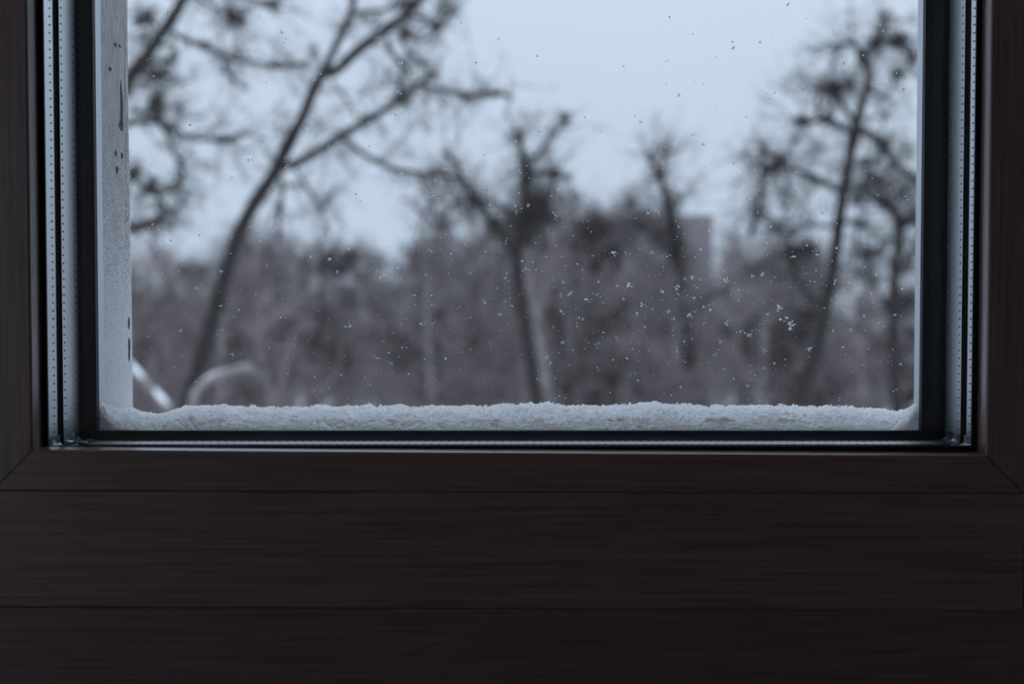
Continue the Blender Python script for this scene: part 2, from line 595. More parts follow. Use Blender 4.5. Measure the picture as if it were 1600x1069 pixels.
# sash behind and round the beads
XS = 0.324
zs_l, zs_r = ZH(948, YW), ZH(955, YW)
zs_t = fzt + BEAD
box('sash_stile', -XS, fxl - BEAD - 0.0007, YW, 0.552, min(zs_l, zs_r), zs_t + 0.055, M['wood_v'], win, 0.0008)
box('sash_stile', fxr + BEAD + 0.0007, XS, YW, 0.552, min(zs_l, zs_r), zs_t + 0.055, M['wood_v'], win, 0.0008)
a = [(fxl - BEAD, y, z) for (y, z) in ((YW + 0.0008, ZSEAM_L - 0.0001), (YW, ZSEAM_L - 0.0006), (YW, zs_l + 0.0005), (YW + 0.0005, zs_l), (0.552, zs_l), (0.552, ZSEAM_L - 0.0001))]
b = [(fxr + BEAD, y, z) for (y, z) in ((YW + 0.0008, ZSEAM_R - 0.0001), (YW, ZSEAM_R - 0.0006), (YW, zs_r + 0.0005), (YW + 0.0005, zs_r), (0.552, zs_r), (0.552, ZSEAM_R - 0.0001))]
prism('sash_rail', a, b, M['wood_h'], win)
box('sash_rail', fxl - BEAD, fxr + BEAD, YW, 0.552, zs_t + 0.0007, zs_t + 0.055, M['wood_h'], win, 0.0008)

# fixed frame
YFR = YW + 0.0009
zfb = min(zs_l, zs_r) - 0.0012
a = [(-0.372, y, z) for (y, z) in ((YFR, zs_l - 0.0005), (YFR, ZB), (0.60, ZB), (0.60, zs_l - 0.0001), (YFR + 0.0008, zs_l - 0.0001))]
b = [(0.372, y, z) for (y, z) in ((YFR, zs_r - 0.0005), (YFR, ZB), (0.60, ZB), (0.60, zs_r - 0.0001), (YFR + 0.0008, zs_r - 0.0001))]
prism('frame_rail', a, b, M['frame_h'], win)
ztf = zs_t + 0.0551
box('frame_rail', -0.372, 0.372, YFR, 0.60, ztf, ZT, M['frame_h'], win, 0.0008)
for s in (-1, 1):
    box('frame_stile', min(s * (XS + 0.0001), s * 0.372), max(s * (XS + 0.0001), s * 0.372), YFR, 0.60, zs_r if s > 0 else zs_l, ztf - 0.0001, M['frame_v'], win, 0.0008)

# outer face: black cover gasket and the pale outer edge of the sash
oxl, oxr = float(P(150, 350, 0.552)[0]), float(P(1441, 350, 0.552)[0])
oz = ZH(672.8, 0.552)
Y_C0, Y_C1 = 0.5501, 0.5538
box('outer_gasket', -0.262, oxl, Y_C0, Y_C1, oz - 0.03, GT + 0.01, M['rubber'], win)
box('outer_gasket', oxr, 0.262, Y_C0, Y_C1, oz - 0.03, GT + 0.01, M['rubber'], win)
box('outer_gasket', oxl, oxr, Y_C0, Y_C1, oz - 0.03, oz, M['rubber'], win)
box('outer_gasket', oxl, oxr, Y_C0, Y_C1, GT - 0.005, GT + 0.01, M['rubber'], win)
sxl, sxr = float(P(150.4, 350, 0.5545)[0]), float(P(1440.6, 350, 0.5545)[0])
Y_O1 = 0.5635
box('outer_stile', -0.32, sxl, Y_C1 + 0.0001, Y_O1, oz - 0.004, GT + 0.01, M['outer_paint'], win, 0.0003, 1)
box('outer_stile', sxr, 0.32, Y_C1 + 0.0001, Y_O1, oz - 0.004, GT + 0.01, M['outer_paint'], win, 0.0003, 1)
box('outer_rail', -0.32, 0.32, Y_C1 + 0.0001, Y_O1, GT + 0.0102, GT + 0.05, M['outer_paint'], win, 0.0003, 1)
sill_prof = [(Y_C1 + 0.0001, oz - 0.022), (Y_C1 + 0.0001, oz - 0.0042), (0.614, oz - 0.0042), (0.90, oz - 0.0042 - 0.0572), (0.90, oz - 0.085), (0.63, oz - 0.022)]  # wide outward slope added out of view to carry the light-bouncing snow
prism('outer_ledge', [(-0.371, y, z) for y, z in sill_prof], [(0.371, y, z) for y, z in sill_prof], M['outer_paint'], win)

# weathered white post outside
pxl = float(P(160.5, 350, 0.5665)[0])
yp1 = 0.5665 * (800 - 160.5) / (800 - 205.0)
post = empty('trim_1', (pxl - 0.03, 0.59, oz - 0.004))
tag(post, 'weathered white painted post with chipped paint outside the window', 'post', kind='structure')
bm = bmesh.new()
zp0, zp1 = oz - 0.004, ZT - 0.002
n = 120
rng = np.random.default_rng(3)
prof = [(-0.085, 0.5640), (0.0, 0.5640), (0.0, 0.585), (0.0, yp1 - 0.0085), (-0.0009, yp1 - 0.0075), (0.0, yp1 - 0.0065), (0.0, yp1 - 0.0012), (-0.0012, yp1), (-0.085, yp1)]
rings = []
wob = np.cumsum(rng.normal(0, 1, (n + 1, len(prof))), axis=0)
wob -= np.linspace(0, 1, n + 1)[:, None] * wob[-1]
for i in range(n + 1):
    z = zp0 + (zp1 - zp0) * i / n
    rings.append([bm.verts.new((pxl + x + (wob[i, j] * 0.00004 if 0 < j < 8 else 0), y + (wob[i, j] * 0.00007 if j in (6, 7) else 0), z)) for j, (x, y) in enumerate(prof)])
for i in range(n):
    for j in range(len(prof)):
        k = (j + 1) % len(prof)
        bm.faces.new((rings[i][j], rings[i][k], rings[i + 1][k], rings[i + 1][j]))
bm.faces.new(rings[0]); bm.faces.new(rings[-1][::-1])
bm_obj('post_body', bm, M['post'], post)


def chip(py, px, h, wpx, seed):
    """a patch where the paint has come off, an irregular sliver on the post face"""
    r = np.random.default_rng(seed)
    Y = pxl / ((px - 800.0) / F)
    c = P(px, py, Y)
    dy = Y - pxl / ((px - wpx - 800.0) / F)
    dz = h / F * Y
    k = 10
    ring = []
    for i in range(k):
        a = i / k * 2 * math.pi
        f = 0.75 + 0.5 * r.random()
        ring.append((Y + math.cos(a) * dy * 0.5 * f, c[2] + math.sin(a) * dz * 0.5 * f))
    A = [(pxl + 0.0004, y, z) for y, z in ring]
    B = [(pxl - 0.001, y, z) for y, z in ring]
    prism('paint_chip', A, B, M['chip'], post)


for i, t in enumerate(((70, 184, 6, 4), (72, 191, 5, 3), (108, 176, 6, 4), (165, 193, 70, 4), (197, 192, 14, 7), (240, 183, 9, 3),
                       (243, 193, 9, 3), (265, 185, 12, 3), (505, 201, 18, 2), (545, 201, 34, 3))):
    chip(*t, 40 + i)

# rime crystals, denser low down, standing in for bounced snow light
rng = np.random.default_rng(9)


# added snow sheet, hidden behind the ridge, to bounce light up the post
def bounce_snow():
    r = np.random.default_rng(31)
    nx, ny = 120, 48
    x = np.linspace(-0.37, 0.37, nx); y = np.linspace(0.617, 0.903, ny)
    X, Y = np.meshgrid(x, y, indexing='ij')
    low = oz - 0.0042 - 0.2 * (Y - 0.614) + 0.0003
    edge = np.minimum(1, np.minimum.reduce([X + 0.37, 0.37 - X, Y - 0.617, 0.903 - Y]) / 0.006)
    top = low + np.sqrt(np.maximum(edge, 0)) * (0.0065 + 0.0012 * np.sin(X * 37 + 1) * np.cos(Y * 31) + r.normal(0, 0.00025, X.shape))
    V = np.concatenate([np.stack([X, Y, top], -1).reshape(-1, 3), np.stack([X, Y, low], -1).reshape(-1, 3)])
    i, j = np.meshgrid(np.arange(nx - 1), np.arange(ny - 1), indexing='ij')
    Q = np.stack([i * ny + j, (i + 1) * ny + j, (i + 1) * ny + j + 1, i * ny + j + 1], -1).reshape(-1, 4)
    o = quads_obj('sill_snow', V, np.concatenate([Q, Q[:, ::-1] + nx * ny]), M['ground_snow'])
    tag(o, 'smooth thin blanket of snow on the sloping outer sill behind the ridge', 'snow', kind='stuff')


bounce_snow()


def octa(centres, radii, rng, stretch=0.45):
    """little irregular crystals"""
    n = len(centres)
    ax = rng.normal(0, 1, (n, 3, 3))
    q = np.linalg.qr(ax)[0]
    s = radii[:, None] * (1 + stretch * rng.normal(0, 1, (n, 3))).clip(0.35, 2.2)
    A = q * s[:, None, :]
    dirs = np.stack([A[:, :, 0], -A[:, :, 0], A[:, :, 1], -A[:, :, 1], A[:, :, 2], -A[:, :, 2]], 1)
    V = (centres[:, None, :] + dirs).reshape(-1, 3)
    tri = np.array([(0, 2, 4), (2, 1, 4), (1, 3, 4), (3, 0, 4), (2, 0, 5), (1, 2, 5), (3, 1, 5), (0, 3, 5)])
    T = (tri[None] + (np.arange(n) * 6)[:, None, None]).reshape(-1, 3)
    return V, T


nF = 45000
zf = oz + 0.155 * np.abs(rng.normal(0, 0.42, nF))  # white crystals thin out upwards, brightening the foot like snow bounce
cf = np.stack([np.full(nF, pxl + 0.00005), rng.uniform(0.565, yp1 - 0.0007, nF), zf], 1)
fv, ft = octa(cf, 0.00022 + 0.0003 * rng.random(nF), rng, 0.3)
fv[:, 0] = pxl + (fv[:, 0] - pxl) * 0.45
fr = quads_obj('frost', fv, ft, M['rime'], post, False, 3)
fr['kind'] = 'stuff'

# ------------------------------------------------------------------ snow ridge on the outer ledge
TOP = [(150, 624), (157, 627), (175, 636), (205, 641), (225, 648), (250, 648.5), (275, 643), (300, 637.5), (340, 637), (380, 639.5), (430, 640),
       (500, 638), (560, 638), (620, 637.5), (700, 638), (760, 637.5), (800, 634.5), (850, 634.5), (900, 636.5), (950, 636.5),
       (1000, 634), (1020, 632.5), (1060, 635), (1100, 637), (1150, 636.5), (1200, 635.5), (1240, 638), (1260, 641), (1290, 637.5),
       (1310, 638.5), (1350, 642), (1390, 643), (1415, 638), (1427, 630), (1445, 624)]
tx = np.array([t[0] for t in TOP], float); ty = np.array([t[1] for t in TOP], float)


def noise1(x, rng, scales):
    out = np.zeros_like(x)
    for s, a in scales:
        n = int((x.max() - x.min()) / s) + 3
        k = rng.normal(0, 1, n)
        out += a * np.interp((x - x.min()) / s, np.arange(n), k)
    return out


def fbm2(u, v, rng, scales):
    out = np.zeros(np.broadcast(u, v).shape)
    for s, a in scales:
        nu = int((u.max() - u.min()) / s) + 3; nv = int((v.max() - v.min()) / s) + 3
        g = rng.normal(0, 1, (nu, nv))
        uu = (u - u.min()) / s; vv = (v - v.min()) / s
        i = uu.astype(int); j = vv.astype(int); fu = uu - i; fv = vv - j
        fu = fu * fu * (3 - 2 * fu); fv = fv * fv * (3 - 2 * fv)
        out += a * ((g[i, j] * (1 - fu) + g[i + 1, j] * fu) * (1 - fv) + (g[i, j + 1] * (1 - fu) + g[i + 1, j + 1] * fu) * fv)
    return out


rng = np.random.default_rng(11)
NX, NP = 1300, 64
X = np.linspace(sxl + 0.0002, sxr - 0.0002, NX)
YR = np.full(NX, 0.598)          # where the crest of the ridge runs
e = np.ones(NX)
wob_c = noise1(X, rng, ((0.006, 0.00015), (0.002, 0.00018)))
base = oz - 0.0035
yf = Y_C1 + 0.0006
yb = YR + 0.004 + 0.010 * e * e
pf, ph = np.zeros((NX, NP)), np.zeros(NP)
for k, t in enumerate(np.linspace(0, 1, NP)):      # against the glass, over the crest, down the outside
    if t < 0.14:
        ph[k] = 0.10 * t / 0.14
    elif t < 0.72:
        q = (t - 0.14) / 0.58
        pf[:, k] = (YR - yf) * q ** 1.35
        ph[k] = 0.10 + 0.90 * math.sin(q * math.pi / 2) ** 0.9
    else:
        q = (t - 0.72) / 0.28
        a = q * math.pi / 2
        pf[:, k] = (YR - yf) + (yb - YR) * math.sin(a)
        ph[k] = math.cos(a) ** 0.8 if q < 1 else 0.0
U, Vv = np.meshgrid(X, np.linspace(0, 0.055, NP), indexing='ij')
fine = fbm2(U, Vv, rng, ((0.006, 0.00035), (0.0022, 0.00028), (0.0009, 0.00026)))
fine *= np.clip(np.minimum(ph * 6, 1), 0, 1)[None]
tt = np.linspace(0, 1, NP)
side = np.where(tt < 0.36, 0.5, 1.0)
VX = U
VY = yf + pf - np.where(tt < 0.3, -np.abs(fine), fine * 0.6)
VY = np.maximum(VY, yf + 0.0009)
# the snow is heaped up against the frame at both ends
hw = np.clip(1 - np.minimum(X - X[0], X[-1] - X) / 0.013, 0, 1) ** 1.7
flat = np.where(tt < 0.72, np.minimum(1, tt / 0.22), ph)
frac = (1 - hw[:, None]) * ph[None] + hw[:, None] * flat[None]
pyv = np.interp(800 + VX / (VY + 0.0016) * F, tx, ty)
y_t = (534.5 - pyv) / F
ceil_z = CZ + VY * (-math.sin(PITCH) + y_t * math.cos(PITCH)) / (math.cos(PITCH) + y_t * math.sin(PITCH))
VZ = base + (ceil_z + wob_c[:, None] - base) * frac + fine * np.where(tt < 0.14, 0.0, 1.0)[None]
V = np.stack([VX, VY, VZ], -1).reshape(-1, 3)
i, j = np.meshgrid(np.arange(NX - 1), np.arange(NP - 1), indexing='ij')
idx = lambda a, b: a * NP + b
Q = np.stack([idx(i, j), idx(i + 1, j), idx(i + 1, j + 1), idx(i, j + 1)], -1).reshape(-1, 4)
# bottom face
i1 = np.arange(NX - 1)
Qb = np.stack([idx(i1 + 1, 0), idx(i1, 0), idx(i1, NP - 1), idx(i1 + 1, NP - 1)], -1)
snow = quads_obj('snow_ridge', V, np.concatenate([Q, Qb]), M['snow'], None, True)
tag(snow, 'low ridge of granular white snow lying on the outer window ledge', 'snow', kind='stuff')


# crystals lying over the crest and the slope towards the glass
G = V.reshape(NX, NP, 3)
nC = 27000
ii = rng.integers(2, NX - 2, nC)
jj = (NP * np.minimum(0.02 + 0.60 * rng.beta(1.6, 2.0, nC), 0.99)).astype(int)
cen = G[ii, jj] + rng.normal(0, 0.00022, (nC, 3)) + np.array([0, 0, 0.0001])
cen[:, 1] = np.where(jj < NP * 0.14, yf + 0.0002 + 0.0006 * rng.random(nC), np.maximum(cen[:, 1], yf + 0.0003))
rad = 0.00022 + 0.00032 * rng.random(nC) ** 1.5
# taller grains standing on the crest
nT = 6500
it = rng.integers(2, NX - 2, nT)
jt = (NP * (0.62 + 0.16 * rng.random(nT))).astype(int)
cl = noise1(X, rng, ((0.004, 0.5), (0.0015, 0.6)))
hgt = np.clip(0.0004 + 0.0009 * rng.random(nT) * (0.6 + cl[it]), 0, 0.0019)
ct = G[it, jt] + np.stack([rng.normal(0, 0.0002, nT), rng.normal(0, 0.001, nT), hgt], 1)
cen = np.concatenate([cen, ct]); rad = np.concatenate([rad, 0.00022 + 0.00040 * rng.random(nT)])
cen[:, 0] = np.clip(cen[:, 0], sxl + 0.0005, sxr - 0.0005)
cv, ctri = octa(cen, rad, rng)
cr = quads_obj('snow_crystals', cv, ctri, M['grain'], None, False, 3)
cr.parent = snow
cr['kind'] = 'stuff'

# ------------------------------------------------------------------ snow flakes stuck to the outer pane
rng = np.random.default_rng(21)
YP = Y_OUT1 + 0.0002
BIG = [(1237, 507, 9), (1225, 498, 7), (1077, 494, 6), (1057, 450, 6), (515, 404, 6), (485, 402, 4), (547, 510, 5), (890, 458, 7), (920, 468, 6), (907, 498, 5),
       (983, 446, 7), (823, 421, 6), (799, 478, 5), (282, 516, 5), (346, 425, 4), (444, 64, 5), (622, 145, 6), (1136, 437, 6), (1190, 430, 5), (1217, 480, 7),
       (1330, 515, 5), (1240, 402, 6), (1274, 395, 6), (1305, 442, 5), (1082, 434, 5), (1116, 555, 4), (1058, 550, 5), (1034, 456, 6), (1004, 475, 5), (933, 537, 4),
       (859, 567, 4), (880, 535, 4), (877, 487, 5), (958, 395, 6), (1018, 395, 5), (540, 510, 4), (395, 246, 5), (412, 219, 4), (387, 250, 5), (364, 278, 4),
       (556, 304, 4), (563, 314, 4), (760, 296, 5), (758, 240, 4), (490, 123, 5), (627, 99, 5), (695, 150, 4), (1146, 74, 5), (1188, 66, 4), (1231, 6, 5),
       (1262, 77, 5), (1085, 210, 4), (1001, 191, 5), (1041, 95, 4), (1319, 98, 5), (1318, 542, 4), (1264, 546, 5), (1160, 519, 5), (1137, 506, 6), (1172, 524, 5),
       (1109, 485, 5), (1099, 480, 4), (1350, 494, 4), (1302, 517, 4), (661, 505, 5), (678, 504, 4), (696, 560, 4), (588, 559, 4), (665, 430, 4), (647, 462, 4)]
PTS = list(BIG)
while len(PTS) < 230:
    px, py = rng.uniform(230, 1420), rng.uniform(15, 615)
    dens = 0.25 + 0.75 * math.exp(-((px - 1080) / 330) ** 2 - ((py - 480) / 130) ** 2)
    if rng.random() < dens:
        PTS.append((px, py, rng.uniform(2.5, 4.2)))
PXM = YP / F
proto = []
for k in range(14):
    m = int(rng.integers(4, 9))
    c = rng.normal(0, 0.34, (m, 3)) * np.array([1, 0.16, 1])
    c[:, 1] = 0.10 + np.abs(c[:, 1])
    vv, tr = octa(c, 0.14 + 0.2 * rng.random(m), rng)
    vv[:, 1] = np.maximum(vv[:, 1], 0.0)
    me_o = quads_obj('snow_flake', vv * PXM, tr, M['flake'], None, False, 3)
    proto.append(me_o.data)
    bpy.data.objects.remove(me_o)
for q, (px, py, s) in enumerate(PTS):
    o = bpy.data.objects.new('snow_flake', proto[q % len(proto)])
    link(o)
    o.location = tuple(P(px, py, YP))
    o.scale = (s, s, s)
    o.rotation_euler = (0, float(rng.uniform(0, 6.28)), 0)
    tag(o, 'tiny white snow flake clinging to the outside of the window glass', 'snow flake', 'snow flakes clinging to the outer pane')
# finer powder, past counting
nD = 3400
pp = []
while len(pp) < nD:
    px, py = rng.uniform(165, 1430), rng.uniform(2, 632)
    dens = 0.22 + 0.78 * math.exp(-((px - 1000) / 380) ** 2 - ((py - 490) / 140) ** 2)
    if rng.random() < dens:
        pp.append(P(px, py, YP + 0.0002))
pp = np.array(pp)
dv, dt = octa(pp, PXM * (0.25 + 0.85 * rng.random(nD) ** 3), rng)
dv[:, 1] = np.maximum(dv[:, 1], Y_OUT1 + 0.00002)
o = quads_obj('snow_dust', dv, dt, M['flake'], None, False, 3)
tag(o, 'fine specks of powder snow scattered over the window glass', 'snow', kind='stuff')

# ------------------------------------------------------------------ outdoors: the ground
nx, ny = 120, 120
gx = np.linspace(-260, 260, nx); gy = np.concatenate([np.linspace(0.8, 90, 80), np.linspace(94, 620, 40)])
Xg, Yg = np.meshgrid(gx, gy, indexing='ij')
Zg = GROUND + 0.18 * np.sin(Xg * 0.21 + 1) * np.cos(Yg * 0.17) + 0.1 * np.sin(Xg * 0.53 + Yg * 0.4)
Vg = np.stack([Xg, Yg, Zg], -1).reshape(-1, 3)
i, j = np.meshgrid(np.arange(nx - 1), np.arange(ny - 1), indexing='ij')
Qg = np.stack([i * ny + j, (i + 1) * ny + j, (i + 1) * ny + j + 1, i * ny + j + 1], -1).reshape(-1, 4)
o = quads_obj('ground', Vg, Qg, M['ground_snow'])
tag(o, 'snow covered ground under the bare trees', 'ground', kind='structure')


# ------------------------------------------------------------------ outdoors: trees
def tubes(pts, rad, k=3):
    """many tubes at once: pts (T, R, 3), rad (T, R)"""
    T, R, _ = pts.shape
    d = pts[:, -1] - pts[:, 0]
    d /= np.linalg.norm(d, axis=1, keepdims=True) + 1e-9
    ref = np.where(np.abs(d[:, 2:3]) > 0.9, np.array([[1.0, 0, 0]]), np.array([[0, 0, 1.0]]))
    a = np.cross(d, ref); a /= np.linalg.norm(a, axis=1, keepdims=True) + 1e-9
    b = np.cross(d, a)
    ang = np.arange(k) * 2 * math.pi / k
    ring = np.cos(ang)[None, :, None] * a[:, None, :] + np.sin(ang)[None, :, None] * b[:, None, :]
    V = pts[:, :, None, :] + ring[:, None] * rad[:, :, None, None]
    base = (np.arange(T) * R * k)[:, None, None]
    r = np.arange(R - 1)[None, :, None] * k
    s = np.arange(k)[None, None, :]
    s2 = (s + 1) % k
    Q = np.stack([base + r + s, base + r + s2, base + r + k + s2, base + r + k + s], -1)
    return V.reshape(-1, 3), Q.reshape(-1, 4)


def polytube(pts, rad, k=9):
    """one smooth tube with parallel-transported rings and closed ends"""
    pts = np.array(pts); n = len(pts)
    t = np.gradient(pts, axis=0); t /= np.linalg.norm(t, axis=1, keepdims=True)
    a = np.cross(t[0], [0.3, 1, 0.1]); a /= np.linalg.norm(a)
    V = []
    ang = np.arange(k) * 2 * math.pi / k
    for i in range(n):
        a = a - t[i] * np.dot(a, t[i]); a /= np.linalg.norm(a)
        b = np.cross(t[i], a)
        V.append(pts[i] + rad[i] * (np.cos(ang)[:, None] * a + np.sin(ang)[:, None] * b))
    V = np.concatenate(V + [pts[:1], pts[-1:]])
    F4 = []
    for i in range(n - 1):
        for s in range(k):
            F4.append((i * k + s, i * k + (s + 1) % k, (i + 1) * k + (s + 1) % k, (i + 1) * k + s))
    for s in range(0, k):
        F4.append((n * k, (s + 1) % k, s, s))
        F4.append((n * k + 1, (n - 1) * k + s, (n - 1) * k + (s + 1) % k, (n - 1) * k + (s + 1) % k))
    return V, [tuple(dict.fromkeys(f)) for f in F4]


def resample(pts, n):
    """Catmull-Rom through the points, n samples"""
    pts = np.array(pts, float)
    e = np.concatenate([[2 * pts[0] - pts[1]], pts, [2 * pts[-1] - pts[-2]]])
    m = len(pts) - 1
    out = []
    for u in np.linspace(0, m - 1e-6, n):
        i = int(u); t = u - i
        p0, p1, p2, p3 = e[i], e[i + 1], e[i + 2], e[i + 3]
        out.append(0.5 * (2 * p1 + (p2 - p0) * t + (2 * p0 - 5 * p1 + 4 * p2 - p3) * t * t + (3 * p1 - p0 - 3 * p2 + p3) * t ** 3))
    return np.array(out)


def unit(v):
    return v / (np.linalg.norm(v, axis=-1, keepdims=True) + 1e-9)


def grow(base, dirs, length, r0, rng, bend=0.5, lift=0.1, R=5, taper=0.25):
    """curved twigs from base points; returns (T, R, 3) points and (T, R) radii"""
    T = len(base)
    pts = np.zeros((T, R, 3)); pts[:, 0] = base
    d = unit(dirs)
    for i in range(1, R):
        d = unit(d + rng.normal(0, bend / R * 1.6, (T, 3)) + np.array([0, 0, lift / R]))
        pts[:, i] = pts[:, i - 1] + d * (length / (R - 1))[:, None]
    rad = r0[:, None] * np.linspace(1, taper, R)[None]
    return pts, rad


def along(pts, n, rng, lo=0.15, hi=1.0):
    """n points spread along each of the tubes: positions and tangents"""
    T, R, _ = pts.shape
    ti = rng.integers(0, T, n)
    u = rng.uniform(lo, hi, n) * (R - 1) * 0.999
    i = u.astype(int); f = (u - i)[:, None]
    p = pts[ti, i] * (1 - f) + pts[ti, i + 1] * f
    return p, unit(pts[ti, i + 1] - pts[ti, i]), ti


def bushy(paths, path_rad, rng, n1, l1, r1, n2, l2, r2, spread=1.0, lift=0.1, lo=0.2, n3=0):
    """two or three generations of twigs on a list of limb paths; returns numpy verts and quads"""
    lens = np.array([np.linalg.norm(np.diff(p, axis=0), axis=1).sum() for p in paths])
    pr = lens / lens.sum()
    R = max(len(p) for p in paths)
    P3 = np.stack([resample(p, 24) for p in paths])
    ti = rng.choice(len(paths), n1, p=pr)
    u = rng.uniform(lo, 1, n1) * 22.99
    i = u.astype(int); f = (u - i)[:, None]
    b = P3[ti, i] * (1 - f) + P3[ti, i + 1] * f
    t = unit(P3[ti, i + 1] - P3[ti, i])
    d = unit(t * 0.5 + rng.normal(0, spread, (n1, 3)) * 0.7)
    p1, q1 = grow(b, d, l1 * rng.uniform(0.35, 1.2, n1), r1 * rng.uniform(0.6, 1.2, n1), rng, 0.7, lift)
    out = [tubes(p1, q1, 4)]
    b2, t2, _ = along(p1, n2, rng, 0.2, 1.0)
    d2 = unit(t2 * 0.8 + rng.normal(0, 0.75, (n2, 3)))
    p2, q2 = grow(b2, d2, l2 * rng.uniform(0.35, 1.2, n2), r2 * rng.uniform(0.6, 1.2, n2), rng, 0.7, lift, 4)
    out.append(tubes(p2, q2, 3))
    if n3:
        b3, t3, _ = along(p2, n3, rng, 0.2, 1.0)
        d3 = unit(t3 * 0.8 + rng.normal(0, 0.8, (n3, 3)))
        p3, q3 = grow(b3, d3, l2 * 0.5 * rng.uniform(0.35, 1.2, n3), r2 * 0.7 * rng.uniform(0.6, 1.2, n3), rng, 0.7, lift, 3)
        out.append(tubes(p3, q3, 3))
    return join(out)


def join(parts):
    V, Q, o = [], [], 0
    for v, q in parts:
        V.append(v); Q.append(q + o); o += len(v)
    return np.concatenate(V), np.concatenate(Q)


def clump(px, py, Y, rpx, n, rng, flat=1.0, ang=0.0):
    """a knot of short twigs"""
    c = P(px, py, Y)
    r = rpx / F * Y
    off = rng.normal(0, 0.45, (n, 3)) * r
    off[:, 2] *= flat
    ca, sa = math.cos(ang), math.sin(ang)
    off[:, 0], off[:, 2] = off[:, 0] * ca - off[:, 2] * sa, off[:, 0] * sa + off[:, 2] * ca
    d = rng.normal(0, 1, (n, 3))
    p, q = grow(c + off, d, r * rng.uniform(0.5, 1.1, n), np.full(n, 2.0 / F * Y), rng, 0.8, 0.0, 4)
    return tubes(p, q, 3)


def limb(pts, w0, w1, ya, yb, rng, seg=None):
    """photo points with a depth that drifts from ya to yb -> path and radii in metres"""
    n = len(pts)
    Ys = np.linspace(ya, yb, n)
    path = resample([P(x, y, Y) for (x, y), Y in zip(pts, Ys)], seg or max(10, 5 * n))
    m = len(path)
    Yp = path[:, 1]
    rad = np.linspace(w0, w1, m) * 0.5 / F * Yp
    rad = rad * (1 + 0.06 * rng.normal(0, 1, m))
    return path, rad


def hero(name, label, trunk, limbs, clumps, mat, twig_mat, seed, twig, ground=True, group=None):
    """trunk: (pts, w0, w1, ya, yb); limbs the same; twig: parameters for bushy()"""
    rng = np.random.default_rng(seed)
    path, rad = limb(*trunk, rng, seg=40)
    if ground:
        p0 = path[0]; d = unit(path[0] - path[4])
        steps = 8
        ext = []
        for i in range(steps, 0, -1):
            f = i / steps
            ext.append((p0[0] + d[0] * 0.4 * f * (p0[2] - GROUND) * 0.4, p0[1], p0[2] - (p0[2] - GROUND + 0.12) * f))
        path = np.concatenate([np.array(ext), path])
        rad = np.concatenate([rad[0] * np.linspace(1.75, 1.05, steps), rad])
    root = empty(name, (float(path[0][0]), float(path[0][1]), GROUND))
    tag(root, label, 'tree', group)
    V, Fc = polytube(path, rad, 10)
    mesh_obj('trunk', V, Fc, mat, root, True)
    paths = [path[-22:]]
    for L in limbs:
        p, r = limb(*L[:5], rng)
        V, Fc = polytube(p, r, 8)
        mesh_obj('branch', V, Fc, mat, root, True)
        paths.append(p)
    parts = [bushy(paths, None, rng, **twig)]
    for c in clumps:
        parts.append(clump(*c[:5], rng, *(c[5:])))
    V, Q = join(parts)
    o = quads_obj('twigs', V, Q, twig_mat, root, True)
    o['kind'] = 'stuff'
    return root


D, MD = M['bark_dark'], M['bark_mid']
